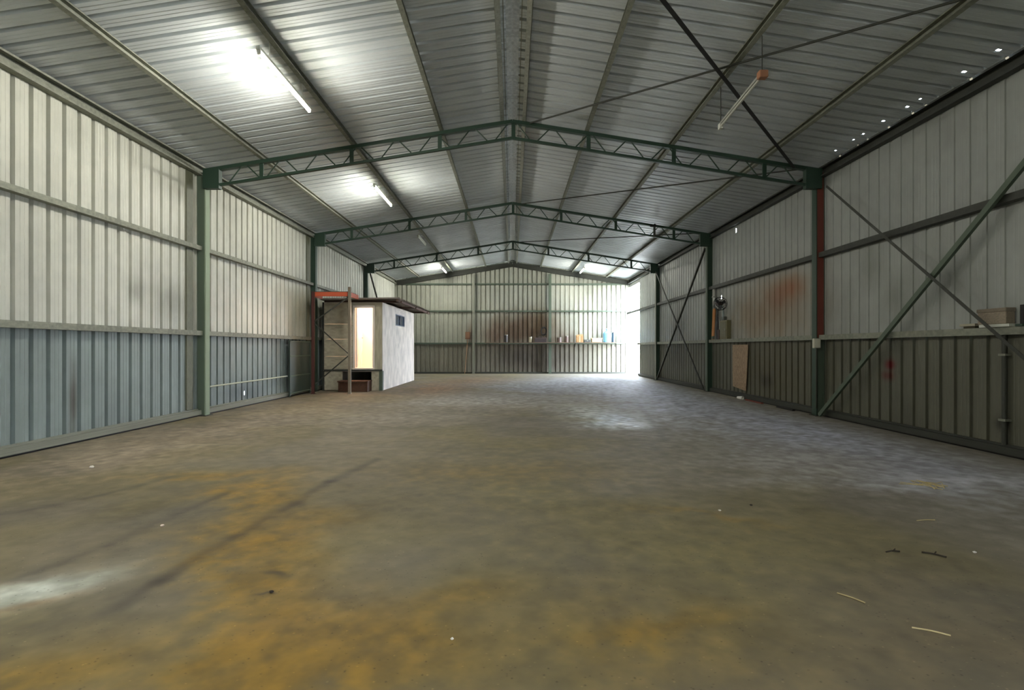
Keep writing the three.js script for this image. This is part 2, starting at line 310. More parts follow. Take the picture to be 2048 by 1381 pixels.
// ---------------------------------------------------------------- roof sheets (the ceiling seen from inside)
{
  const g = structure('ceiling', 0, 6, 10);
  const n = 47, step = PITCH * 3, start = D1 + 0.3 - n * step, over = 0.12, norm = Math.hypot(1, SLOPE);
  for (const s of [-1, 1]) {
    const edge = (s < 0 ? -XL : XR) + over;
    // slanted distance v from the ridge; ribs stand upwards
    const emit = (u, v, k) => P(s * (v / norm + k * SLOPE / norm), sheetY(v / norm) + k / norm, u), uvOf = (u, v) => [u / 18, v / 7];
    for (let i = 0; i < n; i++) {
      const u0 = start + i * step;
      part('roof_sheet', sheet(u0, 3, () => 0.1 * norm, () => edge * norm, emit, uvOf, s > 0 ? GAPS(u0, step) : []), roofSteel, g);
    }
  }
  for (const s of [-1, 1]) { const x = s < 0 ? XL - 0.03 : XR + 0.03; part('eave_light_stop', box(x - 0.006, x + 0.006, sheetY(x) - 0.02, sheetY(x) + 0.06, D0 - 0.1, D1 + 0.1), M.steelDark, g); }  // added strips, keep daylight from leaking in at the roof ribs
  for (const s of [-1, 1]) part('ridge_light_stop', box(s * 0.135 - 0.006, s * 0.135 + 0.006, sheetY(0.135) - 0.004, sheetY(0.135) + 0.045, D0 - 0.2, D1 + 0.2), M.galvDusty, g);  // added strips, stop sky light reaching the underside of the cap
  // bent plate over the ridge
  const cap = [[-0.26, -0.0], [0, 0.042], [0.26, 0.0], [0.26, 0.004], [0, 0.046], [-0.26, 0.004]];
  const a = P(0, sheetY(0.0) + 0.014, D0 - 0.3), b = P(0, sheetY(0.0) + 0.014, D1 + 0.3);
  part('ridge_cap', profile(cap, a, b), mat(0xd4d5d2, { roughness: 0.5, metalness: 0.1, map: speckle }), g);
  for (const d of [D0 - 0.03, D1 + 0.03]) part('ridge_end_light_stop', box(-0.16, 0.16, sheetY(0) - 0.06, sheetY(0) + 0.055, d - 0.006, d + 0.006), M.galvDusty, g);  // added plates, block the daylight spot at each end of the ridge
}
// torn laps at the right eave through which daylight shows
function GAPS(u0, step) {
  const out = [];
  for (const [d, v0, v1] of [[6.67, 6.31, 6.36], [7.2, 6.32, 6.37], [7.96, 6.34, 6.36], [8.2, 6.33, 6.37], [8.72, 6.32, 6.36], [9.2, 6.34, 6.37], [9.52, 6.34, 6.36], [9.98, 6.33, 6.36]]) if (d >= u0 && d < u0 + step) out.push([Math.floor((d - u0) / PITCH), v0, v1]);
  return out;
}

// ---------------------------------------------------------------- girts, base channels, eave beams
function girt(label, x, y, sgn, h, depth, m, d0 = D0 + 0.05, d1 = D1 - 0.02, name = 'wall_girt', category = 'girt', group) {
  // a lipped channel lying along the wall, its open side to the sheets
  const t = thing(name, label, category, x, y, (d0 + d1) / 2, group);
  const pts = [[0, 0], [depth, 0], [depth, h], [0, h], [0, h - 0.004], [depth - 0.004, h - 0.004], [depth - 0.004, h - 0.022], [depth - 0.016, h - 0.022], [depth - 0.016, 0.022], [depth - 0.004, 0.022], [depth - 0.004, 0.004], [0, 0.004]];
  const q = sgn > 0 ? pts : pts.map(([a, b]) => [-a, b]).reverse();
  // local x of place() with z = -d direction: mirror so that +depth points into the room
  part('channel', profile(q.map(([a, b]) => [-a, b]).reverse(), P(x, y, d0), P(x, y, d1)), m, t);
  return t;
}
girt('upper horizontal steel girt along the pale left wall, under the eave', XL, 3.42, 1, 0.085, 0.11, M.galvDusty);
girt('middle horizontal steel girt along the left wall above the darker sheets', XL, 1.665, 1, 0.095, 0.12, M.galvDusty);
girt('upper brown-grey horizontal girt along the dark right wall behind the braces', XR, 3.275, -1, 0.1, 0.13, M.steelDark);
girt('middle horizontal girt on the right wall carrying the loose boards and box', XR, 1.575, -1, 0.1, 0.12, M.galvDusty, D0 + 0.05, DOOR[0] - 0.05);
for (const [x, s, d1, side] of [[XL, 1, D1 - 0.02, 'pale left'], [XR, -1, DOOR[0] - 0.05, 'dark right']]) {
  const t = structure(s > 0 ? 'base_channel_left' : 'base_channel_right', x, 0, 10);  // steel base channel along the foot of the wall
  part('channel', [box(Math.min(x, x + s * 0.1), Math.max(x, x + s * 0.1), 0.03, 0.125, s < 0 ? ADDED_OPENING[1] + 0.05 : D0 + 0.05, d1), box(Math.min(x, x + s * 0.03), Math.max(x, x + s * 0.03), 0.124, 0.15, s < 0 ? ADDED_OPENING[1] + 0.05 : D0 + 0.05, d1)], s > 0 ? M.galvDusty : M.steelDark, t);
  part('gap_shadow_strip', box(Math.min(x, x + s * 0.06), Math.max(x, x + s * 0.06), 0, 0.03, s < 0 ? ADDED_OPENING[1] + 0.05 : D0 + 0.05, d1), M.black, t, 'black strip drawn for the gap shadow under the channel');  // black strip painted in for the shadow gap below the channel
}
for (const [x, s, side] of [[XL, 1, 'left'], [XR, -1, 'right']]) {
  const t = thing('eave_beam', 'long eave beam where the ' + side + ' wall meets the roof', 'beam', x, 5, 10);
  const lo = s > 0 ? 4.97 : 4.93;
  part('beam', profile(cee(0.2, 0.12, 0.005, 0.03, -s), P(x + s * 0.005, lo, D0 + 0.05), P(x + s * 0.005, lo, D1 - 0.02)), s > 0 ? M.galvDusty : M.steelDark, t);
}
// back wall: girts and posts
for (const [y, h, what] of [[4.9, 0.08, 'top'], [3.41, 0.075, 'upper'], [1.62, 0.09, 'lower']]) {
  const x1 = what === 'lower' ? 6.2 : XR - 0.15;
  const t = thing('wall_girt', { top: 'top horizontal girt across the far gable wall', upper: 'horizontal girt across the far wall above the brown stain', lower: 'dark horizontal girt across the far wall below the brown stain' }[what], 'girt', 0, y, D1 - 0.06);
  part('channel', [box(XL + 0.12, x1, y, y + h, D1 - 0.1, D1 - 0.094), box(XL + 0.12, x1, y + h - 0.006, y + h, D1 - 0.1, D1), box(XL + 0.12, x1, y, y + 0.006, D1 - 0.1, D1)], M.greenDusty, t);
}
{
  const t = structure('base_channel_back', 0, 0, D1);  // steel base channel along the foot of the far wall
  part('channel', box(XL + 0.12, 6.2, 0.0, 0.09, D1 - 0.1, D1), M.steelDark, t);
}
for (const [x, w, m, label] of [[-2.14, 0.13, M.galvDusty, 'pale steel wind post on the far wall beside the cabin'], [2.06, 0.14, M.greenDusty, 'grey steel wind post on the far wall beside the brown stain']]) {
  const t = thing('wind_post', label, 'post', x, 0, D1 - 0.18);
  const top = chordY(x) - 0.3;
  part('post', [box(x - w / 2, x + w / 2, 0.01, top, D1 - 0.24, D1 - 0.228), box(x - 0.006, x + 0.006, 0.01, top, D1 - 0.23, D1 - 0.11), box(x - w / 2, x + w / 2, 0.01, top, D1 - 0.118, D1 - 0.106)], m, t);
  part('base_plate', box(x - w / 2 - 0.03, x + w / 2 + 0.03, 0, 0.012, D1 - 0.27, D1 - 0.1), m, t);
}
{
  const t = thing('gable_rafter', 'dark green gable rafter following the roof line of the far wall', 'rafter', 0, 5, D1 - 0.1);
  for (const s of [-1, 1]) {
    const a = P(0, chordY(0) - 0.1, D1 - 0.12), b = P(s * 6.35, chordY(6.35) - 0.1, D1 - 0.12);
    part('rafter_beam', [bar(a, b, 0.012, 0.26), bar(a.clone().add(new THREE.Vector3(0, 0.125, 0.03)), b.clone().add(new THREE.Vector3(0, 0.125, 0.03)), 0.09, 0.01), bar(a.clone().add(new THREE.Vector3(0, -0.125, 0.03)), b.clone().add(new THREE.Vector3(0, -0.125, 0.03)), 0.09, 0.01)], M.steelDark, t);
  }
}

// ---------------------------------------------------------------- purlins
const PURLINS = [[-5.18, 'galvanised roof purlin nearest the left eave'], [-3.32, 'galvanised roof purlin on the left slope beside the lit tubes'], [-1.5, 'roof purlin on the left slope next to the ridge pair'],
  [-0.17, 'left purlin of the pair under the ridge'], [0.2, 'right purlin of the pair under the ridge'], [1.57, 'roof purlin on the right slope next to the ridge pair'], [3.33, 'dark roof purlin above the hanging unlit tube on the right slope'], [5.2, 'roof purlin nearest the right eave']];
for (const [x, label] of PURLINS) {
  const y = chordY(x) + 0.004, t = thing('roof_purlin', label, 'purlin', x, y, 10);
  const s = x < 0 ? 1 : -1;
  // the section leans with the roof
  const up = new THREE.Vector3(Math.sign(x) * SLOPE, 1, 0).normalize();
  part('channel', profile(cee(0.118, 0.07, 0.004, 0.018, Math.abs(x) < 0.3 ? s : -s), P(x, y, D0 + 0.05), P(x, y, D1 - 0.02), up), Math.abs(x) < 0.3 ? M.galv : M.galvDusty, t);
}

// ---------------------------------------------------------------- lattice trusses
const ORDER = ['nearest', 'second nearest', 'farthest'];
function makeTruss() {
  const d = FRAMES[0], t = thing('roof_truss', 'nearest green lattice truss spanning the shed under the roof', 'truss', 0, 5.5, d);
  const end = 6.34, DEP = 0.37;
  for (const s of [-1, 1]) {
    part('top_chord', [bar(P(0, chordY(0) - 0.035, d), P(s * end, chordY(end) - 0.035, d), 0.09, 0.07)], M.green, t);
    part('bottom_chord', [bar(P(0, chordY(0) - DEP, d), P(s * end, chordY(end) - DEP, d), 0.06, 0.05)], M.green, t);
    const per = 0.785;
    for (let k = 0; k < 8; k++) {
      const top = (x) => P(s * x, chordY(x) - 0.06, d), bot = (x) => P(s * x, chordY(x) - DEP, d), x0 = 0.04 + k * per, xm = x0 + per / 2, x1 = x0 + per;
      if (xm - 0.05 < 6.1) part('web_rod', rod(top(x0 + 0.06), bot(xm - 0.06), 0.013), M.green, t);
      if (x1 - 0.06 < 6.1) part('web_rod', rod(bot(xm + 0.06), top(x1 - 0.06), 0.013), M.green, t);
    }
    // deep plate at the knee
    part('knee_plate', [box(Math.min(s * 6.03, s * 6.36), Math.max(s * 6.03, s * 6.36), chordY(6.2) - 0.43, chordY(6.2) - 0.02, d - 0.06, d + 0.06)], M.green, t);
  }
  for (const x of [0.02, -1.5, 1.57, -3.32, 3.33, -5.18, 5.2]) part('purlin_cleat', box(x - 0.04, x + 0.04, chordY(x) - DEP, chordY(x) - 0.03, d - 0.012, d + 0.012), M.green, t);
  return t;
}
const truss0 = makeTruss();
['second of the three green lattice trusses, in the middle of the row', 'farthest green lattice truss, next before the far gable wall'].forEach((label, i) => {
  const c = truss0.clone(); c.name = numbered('roof_truss'); c.position.z = -FRAMES[i + 1]; c.userData = { ...truss0.userData, label }; scene.add(c);
});
for (const o of scene.children.filter((o) => o.name.startsWith('roof_truss'))) o.userData.group = 'lattice roof trusses';

// ---------------------------------------------------------------- columns
function column(x, s, d, label, webMat, flangeMat) {
  // s points into the room; H section with its web across the wall line
  const t = thing('steel_column', label, 'column', x + s * 0.09, 0, d + 0.08, 'green steel columns');
  const a = x + s * 0.17, b = x + s * 0.01, top = 5.03, X = (p, q) => [Math.min(p, q), Math.max(p, q)];
  part('inner_flange', box(...X(a, a - s * 0.012), 0.012, top, d, d + 0.17), flangeMat, t);
  part('outer_flange', box(...X(b, b + s * 0.012), 0.012, top, d, d + 0.17), M.greenDusty, t);
  part('web', box(...X(a, b), webMat === M.redOxide ? 1.62 : 0.012, top, d + 0.005, d + 0.016), webMat, t);
  if (webMat === M.redOxide) part('web', box(...X(a, b), 0.012, 1.62, d + 0.005, d + 0.016), M.greenDusty, t, 'grey-green lower web');
  part('base_plate', box(...X(a + s * 0.04, b), 0, 0.014, d - 0.04, d + 0.21), M.steelDark, t);
  return t;
}
column(XL, 1, FRAMES[0], 'nearest green column on the pale left wall', M.greenDusty, mat(0x7f8f76, { roughness: 0.6 }));
column(XL, 1, FRAMES[1], 'green column on the left wall behind the dark red rack post', M.green, M.green);
column(XL, 1, FRAMES[2], 'far green column on the left wall above the cabin roof', M.green, M.green);
column(XR, -1, FRAMES[0], 'nearest column on the right wall, red primer on its face', M.redOxide, M.green);
column(XR, -1, FRAMES[1], 'dark green column on the right wall beside the orange plank', M.green, M.greenDusty);
column(XR, -1, FRAMES[2], 'far green column on the right wall nearest the bright doorway', M.green, M.galvDusty);  // pale inner flange: light from the doorway put into its colour

// flat olive strips on the sheets just before the left columns
for (const [d, label] of [[10.2, 'wide olive strip on the left wall before the nearest column'], [16.18, 'olive strip on the left wall before the rack post']]) {
  const t = thing('olive_strip', label, 'strip', XL, 0.15, d + 0.08);
  for (const [y0, y1] of [[0.16, 1.66], [1.765, 3.415], [3.51, 4.96]]) part('strip', box(XL + 0.002, XL + 0.03, y0, y1, d, d + 0.2), M.steelOlive ??= mat(0x6d6f5c, { roughness: 0.6, map: speckle }), t);
}

// ---------------------------------------------------------------- bracing
function brace(label, a, b, shape, m, name = 'brace', category = 'brace') {
  const c = a.clone().add(b).multiplyScalar(0.5), t = thing(name, label, category, c.x, c.y, -c.z);
  part('bar', shape(a, b), m, t); return t;
}
const L = (size) => (a, b) => profile(angle(size).map(([x, y]) => [x - size / 2, y - size / 2]), a, b);
brace('thick dark diagonal roof brace running from the near right truss end up over the camera', P(5.78, chordY(5.78) - 0.06, 10.5), P(0.3, chordY(0.3) - 0.09, 4.67), L(0.06), M.black, 'roof_brace');
brace('thin grey diagonal roof brace running from the ridge of the nearest truss to the right', P(0.36, chordY(0.36) - 0.03, 10.5), P(6.0, chordY(6.0) - 0.02, 4.67), (a, b) => rod(a, b, 0.017), M.steelDark, 'roof_brace');
brace('thin diagonal roof brace between the nearest and the middle truss', P(0.3, chordY(0.3) - 0.02, 16.45), P(6.0, chordY(6.0) - 0.02, 10.65), (a, b) => rod(a, b, 0.017), M.steelDark, 'roof_brace');
brace('thin diagonal roof brace between the middle and the farthest truss', P(0.3, chordY(0.3) - 0.02, 22.36), P(6.0, chordY(6.0) - 0.02, 16.6), (a, b) => rod(a, b, 0.017), M.steelDark, 'roof_brace');
const XB = XR - 0.2;
brace('heavy diagonal wall brace rising from the near right column foot to the right edge', P(XB, 0.04, 10.42), P(XB, 5.0, 4.7), (a, b) => profile(cee(0.075, 0.05, 0.005, 0.015).map(([x, y]) => [x - 0.025, y - 0.037]), a, b), M.greenDusty, 'wall_brace');
brace('thin diagonal wall brace falling from the near right column head', P(XB - 0.04, 4.6, 10.1), P(XB - 0.04, 0.05, 4.75), L(0.045), M.steelDark, 'wall_brace');
brace('far diagonal wall brace falling towards the camera from the last right column', P(XB, 4.75, 22.3), P(XB, 0.1, 16.75), L(0.06), M.steelDark, 'wall_brace');
brace('far diagonal wall brace rising towards the camera from the last right column foot', P(XB + 0.06, 0.1, 22.3), P(XB + 0.06, 4.7, 16.75), L(0.06), M.steelDark, 'wall_brace');
brace('diagonal wall brace on the left wall above the cabin roof', P(XL + 0.22, 4.75, 22.65), P(XL + 0.22, 0.1, 28.0), L(0.06), M.steelDark, 'wall_brace');

// ---------------------------------------------------------------- fluorescent battens
const glow = (k) => mat(0x222222, { emissive: 0xfffbe6, emissiveIntensity: k, roughness: 0.4 });
M.glow = glow(TUBE_GLOW); M.tubeOff = mat(0xd9dbcf, { roughness: 0.3 }); M.batten = mat(0xc9cabf, { roughness: 0.5 });
function batten(label, x, y, d, len, lit, group) {
  const t = thing('fluorescent_light', label, 'light', x, y, d, group);
  part('housing', rbox(x - 0.03, x + 0.03, y + 0.028, y + 0.075, d - len / 2 - 0.05, d + len / 2 + 0.05, 0.008), M.batten, t);
  part('tube', rod(P(x, y, d - len / 2), P(x, y, d + len / 2), 0.019, 14), lit ? M.glow : M.tubeOff, t, lit ? 'glowing white tube' : 'unlit tube');
  for (const e of [-1, 1]) part('lamp_holder', rbox(x - 0.022, x + 0.022, y - 0.022, y + 0.03, d + e * (len / 2 + 0.012) - 0.014, d + e * (len / 2 + 0.012) + 0.014, 0.006), M.batten, t);
  if (lit) for (const s of [-1, 1]) {
    const l = new THREE.RectAreaLight(0xfffcf4, TUBE_SIDE, 0.06, len); l.position.set(s * 0.026, -0.026, 0);
    const g = new THREE.Object3D(); l.lookAt(0, 0, 0); l.rotation.set(-Math.PI / 2, 0, 0);   // long side along the tube, facing down
    const turn = new THREE.Matrix4().makeRotationZ(s * 0.95).multiply(new THREE.Matrix4().makeRotationX(-Math.PI / 2)); l.quaternion.setFromRotationMatrix(turn);
    l.name = 'tube_light'; t.add(l);
  }
  return t;
}
const nearTube = batten('largest lit fluorescent tube under the left slope, nearest the camera', -3.36, 5.32, 7.63, 1.66, true, 'lit tubes under the left slope');
batten('second lit fluorescent tube under the left slope, between the first two trusses', -3.34, 5.32, 13.25, 1.66, true, 'lit tubes under the left slope');
batten('unlit white tube on the left purlin between the middle and farthest truss', -3.4, 5.42, 19.2, 1.5, false);
batten('small lit fluorescent tube in front of the far wall on the left slope', -3.5, 5.38, 26.2, 1.5, true, 'lit tubes under the left slope');
batten('small lit fluorescent tube in front of the far wall on the right slope', 3.58, 5.38, 26.3, 1.5, true);
batten('lit fluorescent tube on the left purlin above and behind the camera', -3.42, 5.4, 2.1, 1.66, true);
batten('lit fluorescent tube on the left purlin near the front wall', -3.42, 5.4, -3.6, 1.66, true);
// short hangers of the lit tubes
for (const o of scene.children.filter((o) => o.name.startsWith('fluorescent_light'))) {
  const x = o.position.x, y = o.position.y, d = -o.position.z;
  for (const e of [-0.55, 0.55]) part('hanger', rod(P(x, y + 0.07, d + e), P(x, sheetY(x) - 0.002, d + e), 0.006, 6), M.batten, o);
}
{
  const x = 3.34, t = thing('hanging_light', 'unlit fluorescent tube hanging on wires under the right slope, orange end cap', 'light', x, 5.0, 7.5);
  const a = P(x, 5.045, 6.86), b = P(x, 4.965, 8.2);
  part('tube', rod(a, b, 0.019, 12), mat(0xaaaba0, { roughness: 0.4 }), t);
  part('housing', bar(a.clone().add(new THREE.Vector3(0, 0.045, 0)), b.clone().add(new THREE.Vector3(0, 0.045, 0)), 0.03, 0.035), mat(0x9a9b92, { roughness: 0.6 }), t);
  part('end_cap', rbox(x - 0.055, x + 0.065, 5.01, 5.11, 6.8, 6.9, 0.015), mat(0x9a6a4c, { roughness: 0.6 }), t, 'orange end cap');
  part('end_cap', rbox(x - 0.03, x + 0.03, 4.92, 5.01, 8.18, 8.26, 0.01), M.batten, t);
  part('wire', rod(P(x, 5.1, 6.85), P(x, chordY(x) + 0.01, 6.85), 0.007, 6), M.steelDark, t);
  part('wire', rod(P(x, 5.0, 8.21), P(x, chordY(x) + 0.01, 8.21), 0.007, 6), M.steelDark, t);
}
{
  const x = 4.55, d = 16.42, t = thing('hanging_bracket', 'small dark hanging bracket on the middle truss, right slope', 'bracket', x, 5, d);
  part('drop_bar', box(x - 0.02, x + 0.02, chordY(x) - 0.42, chordY(x) + 0.0, d - 0.06, d + 0.06), M.steelDark, t);
  part('cross_plate', box(x - 0.16, x + 0.03, chordY(x) - 0.1, chordY(x) - 0.03, d - 0.09, d - 0.06), M.black, t);
}

// ---------------------------------------------------------------- cabin
{
  const x0 = -6.27, x1 = -4.3, d0 = 16.9, d1 = 22.4, f = 0.7, h = 2.92, w = 0.07;
  const t = thing('site_cabin', 'white cabin on a plinth at the left wall with a warmly lit doorway', 'cabin', (x0 + x1) / 2, 0, (d0 + d1) / 2);
  const grime = dataTexture(512, 512, (u, v, c) => { const k = 0.9 + 0.25 * (fbm(u * 7, v * 9, 5, 301) - 0.5); c[0] = k; c[1] = k * 0.985; c[2] = k * 0.95; });
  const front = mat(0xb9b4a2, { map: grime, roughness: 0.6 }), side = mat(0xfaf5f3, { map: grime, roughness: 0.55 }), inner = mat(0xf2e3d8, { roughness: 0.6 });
  const dx0 = -5.24, dx1 = -4.57, dh = 2.78;
  // front boards: four courses beside the doorway, one header, one narrow jamb
  for (const [a, b] of [[f, 1.13], [1.136, 1.7], [1.706, 2.2], [2.206, h]]) part('front_board', rbox(x0 + 0.05, dx0, a, b, d0, d0 + w, 0.006), front, t);
  part('front_board', rbox(dx0, x1, dh, h, d0, d0 + w, 0.006), front, t);
  part('front_board', rbox(dx1, x1 - 0.002, f, dh, d0, d0 + w, 0.006), front, t);
  part('plinth_panel', rbox(x0 + 0.05, -5.62, 0.02, f - 0.06, d0 + 0.02, d0 + w, 0.006), front, t);
  part('plinth_panel', rbox(-4.66, x1, 0.0, f - 0.06, d0 + 0.02, d0 + w, 0.006), front, t);
  part('floor_bearer', rbox(x0, x1, f - 0.055, f, d0 - 0.03, d0 + 0.06, 0.006), M.steelDark, t, 'dark bearer under the floor edge');
  part('door_sill', rbox(dx0 - 0.03, dx1 + 0.03, f, f + 0.05, d0 - 0.05, d0 + w, 0.008), side, t);
  const frame = [rbox(dx0 - 0.02, dx0 + 0.045, f + 0.05, dh, d0 - 0.02, d0 + w + 0.01, 0.006), rbox(dx1 - 0.045, dx1 + 0.02, f + 0.05, dh, d0 - 0.02, d0 + w + 0.01, 0.006), rbox(dx0 - 0.02, dx1 + 0.02, dh - 0.045, dh + 0.03, d0 - 0.02, d0 + w + 0.01, 0.006)];
  part('door_frame', frame, side, t);
  const leaf = part('door_leaf', rbox(dx0 + 0.05, dx0 + 0.09, f + 0.06, dh - 0.05, d0 + w, d0 + w + 0.6, 0.006), side, t, 'white door leaf swung inwards');
  part('handle', rod(P(dx0 + 0.09, 1.75, d0 + 0.58), P(dx0 + 0.14, 1.75, d0 + 0.58), 0.012), M.galv, leaf);
  part('corner_post', rbox(x0 - 0.005, x0 + 0.05, 0, h, d0 - 0.01, d0 + 0.1, 0.006), M.steelDark, t, 'dark corner post');
  part('corner_post', rbox(x1 - 0.1, x1 + 0.01, 0, f - 0.05, d0 - 0.02, d0 + 0.14, 0.006), M.greenDusty, t, 'grey pier under the corner');
  // long side in five upright panels with an opening for the window
  const wd0 = 18.85, wd1 = 20.35, wy0 = 2.24, wy1 = 2.66, xs = x1 - w;
  for (const [a, b, y0, y1] of [[d0 + w, 18.0, 0, h], [18.004, wd0, 0, h], [wd0 + 0.004, wd1 - 0.004, 0, wy0], [wd0 + 0.004, wd1 - 0.004, wy1, h], [wd1, 21.4, 0, h], [21.404, d1, 0, h]]) part('side_panel', rbox(xs, x1, y0, y1, a, b, 0.005), side, t);
  part('side_panel', box(x0, x0 + w, 0, h, d0 + 0.1, d1), front, t);
  part('back_panel', box(x0, x1, 0, h, d1 - w, d1), front, t);
  part('cabin_floor', box(x0 + w, xs, f - 0.08, f, d0 + w, d1 - w), inner, t);
  part('inner_wall', box(x0 + w, xs, f, h, 18.6, 18.66), inner, t);
  const win = part('window', [rbox(x1 - 0.05, x1 + 0.012, wy0, wy0 + 0.035, wd0, wd1, 0.004), rbox(x1 - 0.05, x1 + 0.012, wy1 - 0.035, wy1, wd0, wd1, 0.004), ...[wd0, (wd0 + wd1) / 2 - 0.02, wd1 - 0.04].map((d) => rbox(x1 - 0.05, x1 + 0.012, wy0 + 0.03, wy1 - 0.03, d, d + 0.04, 0.004))], mat(0x6c7684, { roughness: 0.4 }), t, 'blue-grey window frame');
  for (const [a, b] of [[wd0 + 0.04, (wd0 + wd1) / 2 - 0.02], [(wd0 + wd1) / 2 + 0.02, wd1 - 0.04]]) part('pane', box(x1 - 0.035, x1 - 0.027, wy0 + 0.03, wy1 - 0.03, a, b), mat(0x4a5a6e, { roughness: 0.08 }), win);
  // overhanging sheet roof
  const pans = 22, pitch = (23.0 - 16.6) / pans, rx1 = -3.72;
  const emit = (u, v, n) => P(v, h + 0.06 + n * 1.2 + 0.01 * (v - x0), u), uvOf = (u, v) => [u / 3, v / 3];
  part('roof_sheet', sheet(16.6, pans, () => -6.3, () => rx1, emit, uvOf, [], pitch), mat(0x8a8078, { roughness: 0.6, map: speckle }), t);
  for (const d of [17.0, 19.6, 22.2]) part('roof_batten', box(-6.25, rx1 + 0.04, h, h + 0.058, d, d + 0.06), mat(0x4a3429, { roughness: 0.8 }), t);
  part('roof_fascia', rbox(rx1 - 0.06, rx1 + 0.005, h - 0.0, h + 0.075, 16.62, 22.98, 0.008), mat(0x5a463b, { roughness: 0.8 }), t, 'dark brown roof edge board');
  part('ceiling_panel', box(x0 + w, xs, h - 0.05, h, d0 + w, d1 - w), inner, t);
  // lamp inside
  const bulbX = -4.75, bulbY = 2.62, bulbD = 17.9;
  const lamp = thing('cabin_lamp', 'warm lamp glowing inside the cabin doorway', 'lamp', bulbX, bulbY, bulbD);
  const bulb = new THREE.SphereGeometry(0.06, 20, 14); bulb.translate(bulbX, bulbY, -bulbD);
  part('bulb', bulb, mat(0x332211, { emissive: 0xffe6cc, emissiveIntensity: 6 }), lamp);
  const stem = new THREE.CylinderGeometry(0.025, 0.035, 0.2, 16); stem.translate(bulbX, bulbY + 0.15, -bulbD); part('lamp_base', stem, M.white, lamp);
  const pl = new THREE.PointLight(0xffd9ba, 3.2); pl.castShadow = true; pl.name = 'bulb_light'; lamp.add(pl);
  // step
  const st = thing('timber_step', 'dark brown timber step below the cabin doorway', 'step', -5.1, 0, 16.6);
  const wood = mat(0x5b3b28, { roughness: 0.8, map: speckle });
  part('tread', rbox(-5.6, -4.62, 0.31, 0.355, 16.35, 16.86, 0.008), wood, st);
  for (const x of [-5.58, -4.68]) part('side_board', rbox(x, x + 0.04, 0, 0.31, 16.38, 16.84, 0.006), wood, st);
  part('riser', rbox(-5.54, -4.68, 0.0, 0.3, 16.42, 16.46, 0.006), wood, st);
}

// ---------------------------------------------------------------- pallet rack frame
{
  const d = 15.68, xa = -6.12, xb = -5.0;
  const t = thing('pallet_rack', 'orange and dark pallet rack end frame standing before the cabin', 'rack', (xa + xb) / 2, 0, d);
  const up = (x, m, top) => { const p = part('upright', [box(x - 0.04, x + 0.04, 0.01, top, d, d + 0.006), box(x - 0.04, x - 0.034, 0.01, top, d, d + 0.07), box(x + 0.034, x + 0.04, 0.01, top, d, d + 0.07)], m, t); part('foot_plate', box(x - 0.06, x + 0.06, 0, 0.01, d - 0.02, d + 0.1), m, t); return p; };
  up(xa, M.darkRed, 3.14); up(xb, M.rackGrey ??= mat(0x7a705f, { roughness: 0.6 }), 3.28);
  const y = [2.95, 2.2, 1.35, 0.6];
  const ends = [[xb, 3.0, xa, 2.2], [xa, 2.2, xb, 1.2], [xb, 1.2, xa, 0.25]];
  for (const [p, q, r, s] of ends) part('diagonal', bar(P(p, q, d + 0.05), P(r, s, d + 0.05), 0.02, 0.035), M.steelDark, t);
  part('beam', rbox(xa, xb, 3.0, 3.13, d + 0.075, d + 0.12, 0.008), M.orange, t, 'orange front beam');
  part('beam', rbox(xb - 0.03, xb + 0.02, 2.98, 3.12, d + 0.12, d + 0.9, 0.008), M.orange, t, 'orange side beam');
  part('beam', rbox(xa - 0.02, xa + 0.03, 2.98, 3.12, d + 0.12, d + 0.75, 0.008), M.orange, t, 'orange side beam');
  part('shelf_board', box(xa, xb - 0.03, 3.13, 3.15, d + 0.08, d + 0.85), mat(0x4a4438, { roughness: 0.8 }), t);
}
// dark green gate leaning on the left wall beside the rack
{
  const x = XL + 0.15, d0 = 14.62, d1 = 16.1, t = thing('steel_gate', 'dark green steel gate leaning on the left wall behind the rack post', 'gate', x, 0, (d0 + d1) / 2);
  const dk = mat(0x35433b, { roughness: 0.55 });
  part('panel', box(x - 0.004, x + 0.004, 0.1, 1.6, d0 + 0.03, d1 - 0.03), dk, t);
  for (const d of [d0, d1 - 0.04]) part('stile', rbox(x - 0.02, x + 0.02, 0, 1.62, d, d + 0.04, 0.005), dk, t);
  for (const y of [0.08, 0.58, 1.15, 1.58]) part('rail', rbox(x - 0.02, x + 0.025, y, y + 0.04, d0 + 0.04, d1 - 0.04, 0.005), M.greenDusty, t);
}
{
  const t = thing('wall_rail', 'thin pale pipe rail low on the left wall between the two columns', 'rail', XL + 0.1, 0.59, 12.7);
  part('pipe', rod(P(XL + 0.1, 0.585, 10.85), P(XL + 0.1, 0.605, 14.58), 0.018, 10), M.pale ??= mat(0xb5bba6, { roughness: 0.5 }), t);
  for (const d of [11.2, 12.8, 14.3]) part('clip', box(XL + 0.002, XL + 0.1, 0.58, 0.6, d, d + 0.03), M.galvDusty, t);
}

